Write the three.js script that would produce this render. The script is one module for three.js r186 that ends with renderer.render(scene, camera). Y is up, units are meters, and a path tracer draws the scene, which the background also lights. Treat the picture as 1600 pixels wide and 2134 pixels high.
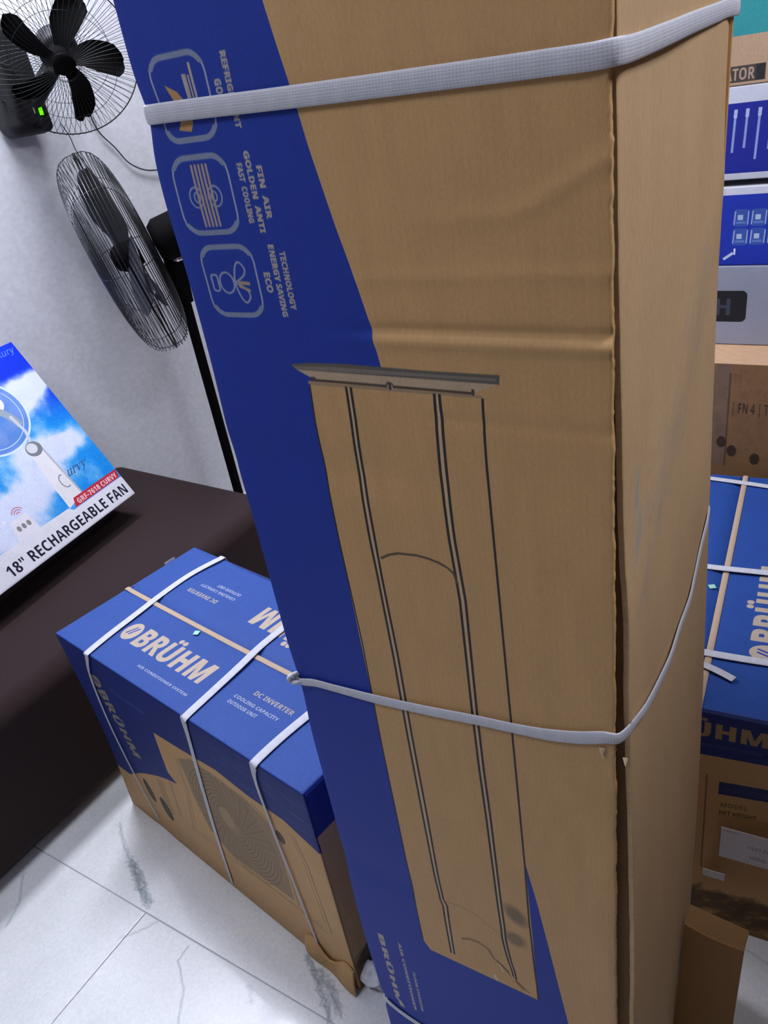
import * as THREE from 'three';
import { RoundedBoxGeometry } from 'three/addons/geometries/RoundedBoxGeometry.js';
import { mergeGeometries } from 'three/addons/utils/BufferGeometryUtils.js';
import { RectAreaLightUniformsLib } from 'three/addons/lights/RectAreaLightUniformsLib.js';

// ───────── camera, lights, exposure ─────────
const scene = new THREE.Scene();
const camera = new THREE.PerspectiveCamera(66.741, 1600 / 2134, 0.03, 30);
camera.position.set(0, 1.5, 0);
camera.up.set(-0.1453, 0.8583, -0.4922);
camera.lookAt(-0.5119, 1.5 - 0.4907, -0.7051);
scene.background = new THREE.Color(0x000000);

const renderer = new THREE.WebGLRenderer({ antialias: true });
renderer.toneMapping = THREE.LinearToneMapping;
renderer.toneMappingExposure = 0.92;
renderer.shadowMap.enabled = true;
RectAreaLightUniformsLib.init();

const CEIL = 2.8;
// ceiling panels of the shop: [name label, x, z, width x, width z, radiance]
const LAMPS = [
  ['square white ceiling light panel in the middle of the room', -0.95, 0.35, 0.5, 0.5, 22],
  ['narrow white ceiling light panel beside the left wall', -1.98, -1.5, 0.22, 0.9, 88],
  ['square white ceiling light panel above the low carton', -1.3, -0.9, 0.5, 0.5, 14],
  ['square white ceiling light panel on the right of the room', 0.75, -0.7, 0.6, 0.6, 30],
];

// ───────── helpers ─────────
const V = (x, y, z) => new THREE.Vector3(x, y, z);
function rng(seed) { let a = seed >>> 0; return () => { a = (a + 0x6d2b79f5) >>> 0; let t = Math.imul(a ^ (a >>> 15), 1 | a); t = (t + Math.imul(t ^ (t >>> 7), 61 | t)) ^ t; return ((t ^ (t >>> 14)) >>> 0) / 4294967296; }; }
const used = new Map();
function numbered(name) { const n = used.get(name) || 0; used.set(name, n + 1); return n ? name + '_' + String(n).padStart(3, '0') : name; }
function thing(name, label, category, pos = [0, 0, 0], turn = 0, group) {
  const o = new THREE.Group(); o.name = numbered(name); scene.add(o);
  o.position.set(...pos); o.rotation.y = turn; o.userData = { label, category };
  if (group) o.userData.group = group;
  return o;
}
function part(name, geo, mat, parent, label) {
  const m = new THREE.Mesh(geo, mat); m.name = name; m.castShadow = m.receiveShadow = true; parent.add(m);
  if (label) m.userData.label = label;
  return m;
}
function structure(name, geo, mat) { const m = part(name, geo, mat, scene); m.userData.kind = 'structure'; return m; }
const smooth = (a, b, x) => { const t = Math.min(1, Math.max(0, (x - a) / (b - a))); return t * t * (3 - 2 * t); };
const bump1 = (x, c, w) => Math.exp(-(((x - c) / w) ** 2));

// closed sheet: f(u, v, k) gives the point of the front (k = 1) or back (k = 0) skin
function shell(us, vs, f) {
  const nu = us.length, nv = vs.length, P = [], T = [], I = [];
  for (const k of [1, 0]) for (let j = 0; j < nv; j++) for (let i = 0; i < nu; i++) { const p = f(us[i], vs[j], k); P.push(p.x, p.y, p.z); T.push(us[i], vs[j]); }
  const id = (k, i, j) => (k ? 0 : nu * nv) + j * nu + i;
  for (let j = 0; j < nv - 1; j++) for (let i = 0; i < nu - 1; i++) {
    I.push(id(1, i, j), id(1, i + 1, j), id(1, i + 1, j + 1), id(1, i, j), id(1, i + 1, j + 1), id(1, i, j + 1));
    I.push(id(0, i, j), id(0, i + 1, j + 1), id(0, i + 1, j), id(0, i, j), id(0, i, j + 1), id(0, i + 1, j + 1));
  }
  const edge = (list) => { // separate vertices so that the rim keeps a crisp turn
    const b = P.length / 3;
    for (const [i, j] of list) for (const k of [1, 0]) { const s = id(k, i, j) * 3; P.push(P[s], P[s + 1], P[s + 2]); T.push(us[i], vs[j]); }
    for (let n = 0; n < list.length - 1; n++) { const a = b + n * 2; I.push(a, a + 1, a + 3, a, a + 3, a + 2); }
  };
  const R = (n) => [...Array(n).keys()];
  edge(R(nu).map((i) => [i, 0]).reverse()); edge(R(nv).map((j) => [nu - 1, j]).reverse());
  edge(R(nu).map((i) => [i, nv - 1])); edge(R(nv).map((j) => [0, j]));
  const g = new THREE.BufferGeometry();
  g.setAttribute('position', new THREE.Float32BufferAttribute(P, 3)); g.setAttribute('uv', new THREE.Float32BufferAttribute(T, 2)); g.setIndex(I);
  g.computeVertexNormals(); return g;
}
function steps(n, e) { const a = [0, e]; for (let i = 1; i < n; i++) a.push(e + (1 - 2 * e) * (i / n)); a.push(1 - e, 1); return a; }
// corrugated board: w × h × t, front face at z = 0, chamfered rim, optional displacement fn(s, h) → [ds, dh, dz]
function board(w, h, t, nx, ny, fn, r = 0.0012) {
  const us = steps(nx, r / w), vs = steps(ny, r / h);
  return shell(us, vs, (u, v, k) => {
    const s = u * w, y = v * h, d = fn ? fn(s, y) : [0, 0, 0], rim = u === 0 || u === 1 || v === 0 || v === 1;
    return V(s + d[0], y + d[1], (k ? (rim ? -r : 0) : -t) + d[2]);
  });
}
function placed(g, o, x, y, z) { return g.applyMatrix4(new THREE.Matrix4().makeBasis(x, y, z).setPosition(o)); }
const SIDES = {
  front: (W, D, H) => [V(0, 0, 0), V(1, 0, 0), V(0, 1, 0), V(0, 0, 1)],
  right: (W, D, H) => [V(W, 0, 0), V(0, 0, -1), V(0, 1, 0), V(1, 0, 0)],
  back: (W, D, H) => [V(W, 0, -D), V(-1, 0, 0), V(0, 1, 0), V(0, 0, -1)],
  left: (W, D, H) => [V(0, 0, -D), V(0, 0, 1), V(0, 1, 0), V(-1, 0, 0)],
  top: (W, D, H) => [V(0, H, 0), V(1, 0, 0), V(0, 0, -1), V(0, 1, 0)],
  bottom: (W, D, H) => [V(0, 0, -D), V(1, 0, 0), V(0, 0, 1), V(0, -1, 0)],
};
// flat woven strap along points {p, n, w}: oval section, w = half width
function strap(pts, half, thick = 0.0016, per = 7) {
  const c = new THREE.CatmullRomCurve3(pts.map((a) => a[0]), false, 'centripetal'), N = (pts.length - 1) * per, M = 10, P = [], T = [], I = [];
  let len = 0, prev = null;
  for (let i = 0; i <= N; i++) {
    const q = (i / N) * (pts.length - 1), a = Math.min(pts.length - 2, Math.floor(q)), f = q - a;
    const p = c.getPoint(i / N), t = c.getTangent(i / N), n = pts[a][1].clone().lerp(pts[a + 1][1], f);
    n.addScaledVector(t, -n.dot(t)).normalize();
    const s = t.clone().cross(n).normalize(), w = (pts[a][2] ?? half) * (1 - f) + (pts[a + 1][2] ?? half) * f;
    if (prev) len += p.distanceTo(prev); prev = p;
    for (let m = 0; m <= M; m++) { const an = (m / M) * Math.PI * 2, b = p.clone().addScaledVector(s, Math.cos(an) * w).addScaledVector(n, Math.sin(an) * thick); P.push(b.x, b.y, b.z); T.push(len / 0.02, m / M); }
  }
  for (let i = 0; i < N; i++) for (let m = 0; m < M; m++) { const a = i * (M + 1) + m, b = a + M + 1; I.push(a, a + 1, b + 1, a, b + 1, b); }
  for (const [row, flip] of [[0, 0], [N, 1]]) for (let m = 1; m < M - 1; m++) { const a = row * (M + 1); flip ? I.push(a, a + m, a + m + 1) : I.push(a, a + m + 1, a + m); }
  const g = new THREE.BufferGeometry();
  g.setAttribute('position', new THREE.Float32BufferAttribute(P, 3)); g.setAttribute('uv', new THREE.Float32BufferAttribute(T, 2)); g.setIndex(I); g.computeVertexNormals(); return g;
}
const tube = (pts, r, seg = 24, rad = 6) => new THREE.TubeGeometry(new THREE.CatmullRomCurve3(pts), seg, r, rad);

// ───────── procedural surfaces ─────────
function valueNoise(seed, n = 256) { // tileable lattice noise
  const R = rng(seed), g = new Float32Array(n * n).map(() => R());
  return (x, y) => { const i = Math.floor(x), j = Math.floor(y), a = x - i, b = y - j, u = a * a * (3 - 2 * a), v = b * b * (3 - 2 * b), m = (q) => ((q % n) + n) % n;
    const A = g[m(j) * n + m(i)], B = g[m(j) * n + m(i + 1)], C = g[m(j + 1) * n + m(i)], D = g[m(j + 1) * n + m(i + 1)];
    return (A * (1 - u) + B * u) * (1 - v) + (C * (1 - u) + D * u) * v; };
}
function canvas(w, h) { const c = document.createElement('canvas'); c.width = w; c.height = h; return [c, c.getContext('2d')]; }
function tex(c, srgb = true) { const t = new THREE.CanvasTexture(c); if (srgb) t.colorSpace = THREE.SRGBColorSpace; t.magFilter = THREE.LinearFilter; t.anisotropy = 8; return t; }
// paper grain over a finished print: fine fibres, flute lines and soft mottling
function grain(ctx, w, h, seed, amp = 9, ppm = 2400, fluteX = true, mott = 0.035) {
  const im = ctx.getImageData(0, 0, w, h), d = im.data, R = rng(seed), n = valueNoise(seed + 1), n2 = valueNoise(seed + 2);
  for (let y = 0, i = 0; y < h; y++) for (let x = 0; x < w; x++, i += 4) {
    const k = 1 + ((n(x / 46, y / 60) - 0.5) * mott) + (n2(x / 2.4, y / 3.4) - 0.5) * 0.05 + (fluteX ? Math.sin((x / ppm) * 2 * Math.PI / 0.0062) * 0.006 : 0), e = (R() - 0.5) * amp;
    d[i] = d[i] * k + e; d[i + 1] = d[i + 1] * k + e; d[i + 2] = d[i + 2] * k + e;
  }
  ctx.putImageData(im, 0, 0);
}
const KRAFT = '#c49b68', BLUE = '#07309a', INK = '#2b2422', PRINT = '#b3a59b';
function kraftTexture(seed, w = 512, h = 512, col = KRAFT) { const [c, x] = canvas(w, h); x.fillStyle = col; x.fillRect(0, 0, w, h); grain(x, w, h, seed); const t = tex(c); t.wrapS = t.wrapT = THREE.MirroredRepeatWrapping; return t; }
const fibreBump = (() => { const [c, x] = canvas(256, 256); x.fillStyle = '#808080'; x.fillRect(0, 0, 256, 256); grain(x, 256, 256, 91, 60, 2400, false); const t = tex(c, false); t.wrapS = t.wrapT = THREE.RepeatWrapping; t.repeat.set(4, 4); return t; })();
const paper = (map, rough = 0.78) => new THREE.MeshStandardMaterial({ map, roughness: rough, bumpMap: fibreBump, bumpScale: 0.00012 });
const plain = (color, roughness = 0.7, metalness = 0) => new THREE.MeshStandardMaterial({ color, roughness, metalness });
const M = {
  dimBrown: paper(kraftTexture(19, 128, 128, '#5d4830')),
  paleKraft: plain(0xcdb597, 0.85),
  kraft: paper(kraftTexture(11)),
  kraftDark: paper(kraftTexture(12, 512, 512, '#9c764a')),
  blue: paper(kraftTexture(13, 256, 256, BLUE)),
  strap: (() => { const [c, x] = canvas(128, 128); x.fillStyle = '#c6c7d2'; x.fillRect(0, 0, 128, 128); x.fillStyle = '#b6b7c4'; for (let i = 0; i < 128; i += 16) x.fillRect(i, 0, 6, 128); x.fillStyle = '#d2d3dc'; for (let i = 0; i < 128; i += 12) x.fillRect(0, i, 128, 4); grain(x, 128, 128, 5, 22); const t = tex(c); t.wrapS = t.wrapT = THREE.RepeatWrapping; t.repeat.set(1, 2); return new THREE.MeshStandardMaterial({ map: t, bumpMap: t, bumpScale: 0.0002, roughness: 0.65 }); })(),
  black: new THREE.MeshPhysicalMaterial({ color: 0x020203, roughness: 0.85, specularIntensity: 0.25 }), blackMatt: plain(0x14151a, 0.6), darkGrey: plain(0x24262e, 0.45), wire: plain(0x0b0c10, 0.35, 0.3),
  foam: plain(0xe4e6ee, 0.9), white: plain(0xd8dae0, 0.7),
  led: new THREE.MeshStandardMaterial({ color: 0x203000, emissive: 0x5cff00, emissiveIntensity: 2.4 }),
  wall: (() => { const [c, x] = canvas(512, 512); x.fillStyle = '#e6e8ef'; x.fillRect(0, 0, 512, 512); grain(x, 512, 512, 31, 4, 300, false, 0.012); const t = tex(c); t.wrapS = t.wrapT = THREE.MirroredRepeatWrapping; t.repeat.set(2, 2); return new THREE.MeshStandardMaterial({ map: t, roughness: 0.5 }); })(),
  ceiling: plain(0xe8e8ea, 0.9),
  sofa: (() => { const [c, x] = canvas(512, 512); x.fillStyle = '#28191a'; x.fillRect(0, 0, 512, 512); grain(x, 512, 512, 41, 14, 400, false); const t = tex(c); t.wrapS = t.wrapT = THREE.RepeatWrapping; t.repeat.set(3, 3); return new THREE.MeshStandardMaterial({ map: t, bumpMap: t, bumpScale: 0.0015, roughness: 1 }); })(),
  greyWall: plain(0x4c4844, 0.9), grout: plain(0xb4b5ba, 0.9), brownBase: plain(0x3a2a1a, 0.9),
};

// ───────── room ─────────
const X0 = -2.27, X1 = 2.3, Z0 = -2.95, Z1 = 2.1, TH = 0.12;
const slab = (name, w, h, d, x, y, z, m) => { const g = new THREE.BoxGeometry(w, h, d); g.translate(x, y, z); return structure(name, g, m); };
slab('wall_left', TH, CEIL + 0.1, Z1 - Z0 + 2 * TH, X0 - TH / 2, CEIL / 2, (Z0 + Z1) / 2, M.wall);
slab('wall_right', TH, CEIL + 0.1, Z1 - Z0 + 2 * TH, X1 + TH / 2, CEIL / 2, (Z0 + Z1) / 2, M.greyWall);
slab('wall_back', X1 - X0, CEIL + 0.1, TH, (X0 + X1) / 2, CEIL / 2, Z0 - TH / 2, M.greyWall);
slab('wall_front', X1 - X0, CEIL + 0.1, TH, (X0 + X1) / 2, CEIL / 2, Z1 + TH / 2, M.greyWall);
slab('ceiling', X1 - X0 + 2 * TH, TH, Z1 - Z0 + 2 * TH, (X0 + X1) / 2, CEIL + TH / 2, (Z0 + Z1) / 2, M.ceiling);

// floor: one slab of grout with polished marble-look tiles laid on a 60 cm grid
{
  const S = 2048, span = 2.4, ox = -1.9, oz = -1.5, [c, x] = canvas(S, S), k = S / span;
  x.fillStyle = '#e6e9ec'; x.fillRect(0, 0, S, S);
  const R = rng(77);
  const vein = (pts, w, col) => { // ragged grey vein made of many thin strokes
    for (let n = 0; n < 13; n++) {
      x.strokeStyle = col; x.globalAlpha = 0.05 + R() * 0.16; x.lineWidth = (0.3 + R() * 1.5) * w; x.beginPath();
      const j = () => (R() - 0.5) * 9 * w;
      pts.forEach(([a, b], i) => { const px = (a - ox) * k, pz = (b - oz) * k; if (!i) { x.moveTo(px + j(), pz + j()); return; }
        const [pa, pb] = pts[i - 1], qx = (pa - ox) * k, qz = (pb - oz) * k; for (let m = 1; m <= 5; m++) x.lineTo(qx + (px - qx) * m / 5 + j() * 0.7, qz + (pz - qz) * m / 5 + j() * 0.7); });
      x.stroke();
    }
    x.globalAlpha = 1;
  };
  const soft = (px, pz, r, a) => { for (let n = 0; n < 9; n++) { x.globalAlpha = a; x.fillStyle = '#b6bcc2'; x.beginPath(); x.ellipse(px + (R() - 0.5) * r, pz + (R() - 0.5) * r, r * (0.2 + R() * 0.8), r * (0.1 + R() * 0.3), R() * 3, 0, 7); x.fill(); } x.globalAlpha = 1; };
  for (let i = 0; i < 26; i++) soft(R() * S, R() * S, 40 + R() * 120, 0.05);
  const D = '#6f7c85', L = '#a9b1b8';
  vein([[-1.423, -0.64], [-1.352, -0.598], [-1.302, -0.572], [-1.238, -0.535], [-1.178, -0.51]], 1.5, '#8a949c');
  vein([[-1.31, -0.576], [-1.262, -0.552], [-1.232, -0.536], [-1.19, -0.516]], 3.2, D);
  vein([[-1.297, -0.574], [-1.232, -0.546], [-1.178, -0.519]], 2.0, D);
  vein([[-1.53, -0.438], [-1.474, -0.385], [-1.448, -0.334]], 1.2, L);
  vein([[-1.035, -0.487], [-1.035, -0.454], [-0.982, -0.417], [-0.945, -0.363], [-0.9, -0.3]], 0.9, '#7f8a92');
  vein([[-0.801, -0.585], [-0.762, -0.557], [-0.719, -0.528], [-0.68, -0.496]], 2.4, D);
  vein([[-0.763, -0.566], [-0.716, -0.549], [-0.673, -0.52]], 3.0, D);
  vein([[-1.187, -0.431], [-1.16, -0.46], [-1.137, -0.496]], 1.0, L);
  vein([[-0.87, -0.48], [-0.855, -0.475], [-0.84, -0.455]], 1.6, L);
  for (let i = 0; i < 10; i++) { let a = -0.5 + R() * 1, b = oz + R() * 2.4; const p = [[a, b]]; for (let n = 0; n < 5; n++) { a += 0.06 + R() * 0.05; b += (R() - 0.4) * 0.1; p.push([a, b]); } vein(p, 0.8 + R() * 1.6, R() < 0.4 ? D : L); }
  grain(x, S, S, 78, 4, 800, false);
  const t = tex(c); t.wrapS = t.wrapT = THREE.RepeatWrapping;
  const marble = new THREE.MeshPhysicalMaterial({ map: t, roughness: 0.14, clearcoat: 0.5, clearcoatRoughness: 0.06 });
  const floor = new THREE.Group(); floor.name = 'floor'; floor.userData.kind = 'structure'; scene.add(floor);
  const g = new THREE.BoxGeometry(X1 - X0 + 2 * TH, 0.1, Z1 - Z0 + 2 * TH); g.translate((X0 + X1) / 2, -0.053, (Z0 + Z1) / 2); part('grout_bed', g, M.grout, floor);
  const e = 0.6, gap = 0.0014;
  for (let j = -6; j < 6; j++) for (let i = -3; i < 5; i++) { // 120 × 60 cm, every other row shifted by half a tile
    const o = -1.178 + (j & 1 ? 0.6 : 0), a = Math.max(X0, o + i * 1.2 + gap), b = Math.min(X1, o + (i + 1) * 1.2 - gap), p = Math.max(Z0, -0.4995 + j * e + gap), q = Math.min(Z1, -0.4995 + (j + 1) * e - gap);
    if (b - a < 0.02 || q - p < 0.02) continue;
    const tg = board(b - a, q - p, 0.009, 1, 1, null, 0.0012); placed(tg, V(a, 0, q), V(1, 0, 0), V(0, 0, -1), V(0, 1, 0));
    const P = tg.attributes.position, U = tg.attributes.uv, near = b > -1.9 && a < 0.5 && q > -1.5 && p < 0.9 ? 0 : 0.37 * (i + 2 * j);
    for (let n = 0; n < P.count; n++) U.setXY(n, (P.getX(n) - ox) / span + near, 1 - (P.getZ(n) - oz) / span + near * 0.6);
    part('tile', tg, marble, floor);
  }
}
// ceiling light panels
for (const [label, x, z, w, d, L] of LAMPS) {
  const t = thing('ceiling_light', label, 'light', [x, CEIL, z]);
  const fr = [[w + 0.03, 0.015, 0, d / 2 + 0.0075], [w + 0.03, 0.015, 0, -d / 2 - 0.0075], [0.015, d, w / 2 + 0.0075, 0], [0.015, d, -w / 2 - 0.0075, 0]].map(([a, b, px, pz]) => { const q = new THREE.BoxGeometry(a, 0.03, b); q.translate(px, -0.015, pz); return q; });
  part('frame', mergeGeometries(fr), M.white, t);
  const g = new THREE.BoxGeometry(w, 0.012, d); g.translate(0, -0.016, 0);
  part('diffuser', g, new THREE.MeshStandardMaterial({ color: 0xffffff, emissive: 0xf2f5ff, emissiveIntensity: 1.5 }), t);
  const l = new THREE.RectAreaLight(0xf0f3ff, L, w, d); l.name = 'light'; l.position.set(0, -0.03, 0); l.rotation.x = -Math.PI / 2; l.castShadow = true; t.add(l);
}

// ───────── tall carton of the standing air conditioner ─────────
{
  const W = 0.384, D = 0.37, H = 1.86, t = thing('tall_carton', 'tall blue and brown cardboard carton printed with a standing air conditioner, bound by white straps', 'box', [-0.54, 0, -0.508]);
  // print of the front face, in millimetres from the lower left corner
  const top = 1600, CW = 1536, CH = 2048, [c, x] = canvas(CW, CH);
  x.setTransform(CW / 384, 0, 0, -CH / top, 0, CH);
  const poly = (pts, fill) => { x.beginPath(); pts.forEach((p, i) => (i ? x.lineTo(...p) : x.moveTo(...p))); x.closePath(); x.fillStyle = fill; x.fill(); };
  const line = (pts, w, col) => { x.beginPath(); pts.forEach((p, i) => (i ? x.lineTo(...p) : x.moveTo(...p))); x.lineWidth = w; x.strokeStyle = col; x.stroke(); };
  x.fillStyle = KRAFT; x.fillRect(0, 0, 384, top);
  poly([[0, top], [136, top], [144, 1552], [148, 1529], [153, 1503], [156, 1486], [160, 1460], [167, 1426], [172, 1402], [182, 1361], [189, 1327], [191, 1307], [194, 1284], [194, 1250], [113, 1250], [112, 427], [120, 411], [282, 418], [282, 697], [292, 634], [305, 531], [322, 395], [340, 240], [350, 130], [356, 0], [0, 0]], BLUE);
  poly([[114, 1272], [284, 1272], [281, 1100], [281, 698], [282, 418], [254, 426], [220, 434], [159, 429], [120, 411], [111, 427], [111, 1100]], KRAFT);
  // louver head of the drawn unit
  poly([[98, 1287], [120, 1289], [156, 1290], [194, 1289], [234, 1288], [299, 1288], [298, 1280], [104, 1281]], '#5f5850');
  poly([[100, 1285], [140, 1286.5], [296, 1285], [296, 1283], [104, 1282.5]], '#7d746a');
  poly([[104, 1282], [298, 1280.5], [286, 1276], [275, 1271.5], [122, 1273.5], [110, 1279]], '#b9a184');
  poly([[120, 1274.5], [277, 1272.6], [275, 1270.5], [120, 1272]], '#4a3c30'); poly([[115, 1271.5], [282, 1270.2], [283, 1268], [115, 1268.6]], '#9d8468');
  poly([[118, 1276], [123, 1276], [123, 1272.5], [118, 1272.5]], '#4a3c30'); poly([[274, 1275], [276.5, 1275], [276.5, 1270], [274, 1270]], '#4a3c30');
  x.beginPath(); x.ellipse(199, 1272.8, 4, 3.6, 0, 0, 7); x.fillStyle = '#4c443c'; x.fill(); x.fillStyle = '#b9a184'; x.fillRect(196.5, 1269, 1.2, 5); x.fillRect(200.6, 1269, 1.2, 5);
  line([[115, 1269], [112.5, 1233], [111.6, 1187], [111, 1106], [113, 976], [110, 811], [109, 543], [110.5, 430]], 1.7, '#2b2422');
  // body lines
  const double = (a, b) => { line(b.map(([p, q], i) => [(p + a[i][0]) / 2, q]), 3.2, '#c9ab88'); line(a, 2.7, INK); line(b, 2.7, INK); };
  double([[154.3, 1269], [153, 1237], [150, 1190], [149.5, 1161], [149, 1114], [150, 1069], [151, 964], [150, 850], [150.3, 713], [151, 610], [152, 546], [155, 535], [155, 430]],
    [[159, 1269], [158, 1237], [155, 1190], [155, 1161], [155, 1114], [155, 1069], [157, 964], [156, 850], [156.8, 713], [156.6, 610], [157, 550], [161.5, 539], [160, 430]]);
  double([[240.5, 1269], [239, 1245], [236.5, 1194], [236.5, 1165], [236.8, 1131], [240, 1062], [237.8, 920], [237.5, 835], [238.5, 758], [238.8, 628], [239, 524], [248, 440]],
    [[245, 1269], [244.5, 1245], [242.6, 1194], [242.3, 1165], [242.5, 1131], [246, 1062], [243.4, 920], [243, 835], [244, 758], [244, 628], [244, 524], [252, 440]]);
  line([[283, 1268], [282, 1249], [281, 1209], [281, 1045], [281, 924], [281, 698], [279.5, 582], [280.5, 508], [282, 419]], 2.3, INK);
  line([[158, 1092], [168, 1098], [179, 1102], [200, 1104], [212, 1103], [223, 1100.5], [231, 1097], [237, 1092], [240, 1080]], 2.6, '#57483a');
  // faded smudges, scratch and scuffed tear near the foot of the drawing
  const sm = (cx, cy, a, b, r, col, al) => { for (let n = 0; n < 5; n++) { x.globalAlpha = al / (1 + n * 0.3); x.fillStyle = col; x.beginPath(); x.ellipse(cx, cy, a * (0.6 + n * 0.12), b * (0.6 + n * 0.12), r, 0, 7); x.fill(); } x.globalAlpha = 1; };
  sm(262, 588, 15, 22, 0.5, '#4f4a42', 0.24); sm(258, 535, 16, 15, 0.5, '#4f4a42', 0.2);
  x.globalAlpha = 0.5; line([[160, 547], [182, 553], [204, 549], [220, 538], [236, 531]], 1.4, '#6b5c48');
  line([[176, 479], [190, 488], [204, 490], [217, 483], [222, 466], [235, 452], [263, 425]], 5, '#6d4a24'); line([[226, 464], [248, 440], [270, 424]], 3, '#4d3318'); x.globalAlpha = 1;
  line([[228, 455], [233, 443]], 1.6, '#d8cdbd'); line([[243, 447], [250, 436]], 2.2, '#cbb79c'); line([[220, 428], [223, 416]], 2.2, '#c9cfdc');
  // icons
  const ico = '#98a0b8';
  const frame = (cx, cy) => { x.beginPath(); x.roundRect(cx - 29.5, cy - 30.5, 59, 61, 16); x.lineWidth = 1.9; x.strokeStyle = ico; x.stroke(); x.beginPath(); x.save(); x.rect(cx - 40, cy + 21, 80, 12); x.rect(cx - 40, cy - 33, 80, 12); x.clip(); x.beginPath(); x.roundRect(cx - 29, cy - 29.5, 58, 59, 15); x.lineWidth = 4.6; x.strokeStyle = '#7f8aa6'; x.stroke(); x.restore(); };
  frame(47.5, 1503); frame(47.5, 1431); frame(53, 1360);
  poly([[30, 1514], [34, 1512], [42, 1508], [48, 1500], [52, 1492], [51, 1484], [48, 1479], [34, 1481], [38, 1488], [40, 1494], [36, 1500]], '#b98f5c');
  line([[54, 1519], [54, 1502]], 4.6, PRINT); line([[58.5, 1518], [58.5, 1500]], 1.6, PRINT); line([[62, 1526], [62, 1500]], 2.6, PRINT);
  for (let i = 0; i < 5; i++) line([[40 + i * 3.9, 1455], [40.5 + i * 3.9, 1406]], 2.3, '#a89690');
  for (const [a, r] of [[35, 1.57], [61, -1.57]]) { x.beginPath(); x.ellipse(a + (a < 48 ? 3 : -3), 1430, 7, 8, 0, 0, 7); x.lineWidth = 1.6; x.strokeStyle = '#8f96b2'; x.stroke(); x.beginPath(); x.ellipse(a + (a < 48 ? 4 : -4), 1430, 3, 4, 0, 0, 7); x.stroke(); }
  for (let i = 0; i < 5; i++) line([[40 + i * 3.9, 1455], [40.5 + i * 3.9, 1406]], 2.3, '#a89690');
  x.strokeStyle = '#8f96b2'; x.lineWidth = 2; x.beginPath(); x.roundRect(30, 1352, 7, 14, 2); x.stroke(); x.beginPath(); x.ellipse(47, 1359, 8, 9, 0, 0, 7); x.stroke();
  for (const s of [1, -1]) { x.beginPath(); x.moveTo(56, 1359); x.quadraticCurveTo(60, 1359 + s * 20, 66, 1359 + s * 17); x.quadraticCurveTo(78, 1359 + s * 8, 56, 1359); x.stroke(); }
  line([[60, 1359], [73, 1358]], 3, '#a8927c'); line([[60, 1356], [72, 1352]], 2.4, '#a8927c');
  // lines of lettering read from above to below
  const down = (text, s, h0, h1, size, col = PRINT) => { x.save(); x.setTransform(1, 0, 0, 1, 0, 0); x.translate(s * CW / 384, CH - h0 * CH / top); x.scale(CW / 384, CH / top); x.rotate(Math.PI / 2); x.font = 'bold ' + size + 'px sans-serif'; const w = x.measureText(text).width; x.scale((h0 - h1) / w, 1); x.fillStyle = x.strokeStyle = col; x.lineWidth = size * 0.06; x.textBaseline = 'middle'; x.textAlign = 'left'; x.fillText(text, 0, 0); x.strokeText(text, 0, 0); x.restore(); };
  const mirror = (text, s, h0, h1, size) => down(text, s, h0, h1, size);
  mirror('GOLD', 87, 1512, 1492, 9); mirror('REFRIGERANT', 98, 1529, 1477, 7.5);
  mirror('FAST  COOLING', 90, 1453, 1407, 7.5); mirror('GOLDEN  ANTI', 99.5, 1461, 1399, 7.5); mirror('FIN  AIR', 109.5, 1450, 1410, 7.5);
  mirror('ECO', 93.5, 1368, 1350, 9); mirror('ENERGY SAVING', 104, 1390, 1329, 8); mirror('TECHNOLOGY', 114.5, 1384, 1336, 8);
  mirror('BRÜHM', 33, 388, 190, 12, PRINT); mirror('AIR CONDITIONER', 64, 386, 205, 6.5); mirror('FLOOR STANDING', 79, 322, 214, 6);
  x.setTransform(1, 0, 0, 1, 0, 0); grain(x, CW, CH, 21, 10, 4000);
  const tf = tex(c); tf.wrapS = tf.wrapT = THREE.ClampToEdgeWrapping;
  // dents: strap pinches on the left edge, shallow creases across the board
  const pinch = (h) => 0.005 * (bump1(h, 1.494, 0.022) + 0.8 * bump1(h, 0.87, 0.05)) + 0.009 * bump1(h, 0.19, 0.016) - 0.0032 * (bump1(h, 1.43, 0.05) + bump1(h, 1.2, 0.06) + 1.5 * bump1(h, 0.4, 0.12));
  const crease = (s, h) => -0.0026 * bump1(h, 1.3205 - 0.002 * (s - 0.19), 0.0045) * smooth(0.14, 0.22, s) + 0.0024 * bump1(h, 1.3115, 0.006) * smooth(0.14, 0.22, s)
    + 0.0008 * bump1(h, 1.362, 0.006) * smooth(0.15, 0.22, s) - 0.0008 * bump1(h, 1.247, 0.006) * smooth(0.2, 0.26, s) + 0.0010 * bump1(h - 1.402 - 0.5 * Math.max(0, s - 0.32), 0, 0.007) * smooth(0.22, 0.3, s)
    - 0.0016 * bump1(h, 1.185, 0.02) * (1 - smooth(0.15, 0.3, s)) - 0.0015 * bump1(h, 0.55, 0.03) * (1 - smooth(0.2, 0.34, s)) - 0.0025 * bump1(h, 0.452, 0.02) * bump1(s, 0.235, 0.04);
  const ragged = (() => { const n = valueNoise(8); return (h) => (n(h * 55, 3) - 0.5) * 0.0013 + (n(h * 240, 7) - 0.5) * 0.0009; })();
  const ys = 620, fg = board(W, H, 0.006, 46, ys, (s, h) => [pinch(h) * (1 - smooth(0, 0.09, s)) + ragged(h) * smooth(0.374, W, s), 0, crease(s, h)], 0.0014);
  const U = fg.attributes.uv; for (let n = 0; n < U.count; n++) U.setY(n, (U.getY(n) * H) / 1.6);
  part('front_panel', fg, paper(tf, 0.72), t, 'front panel printed in blue with a line drawing of the unit');
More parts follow.
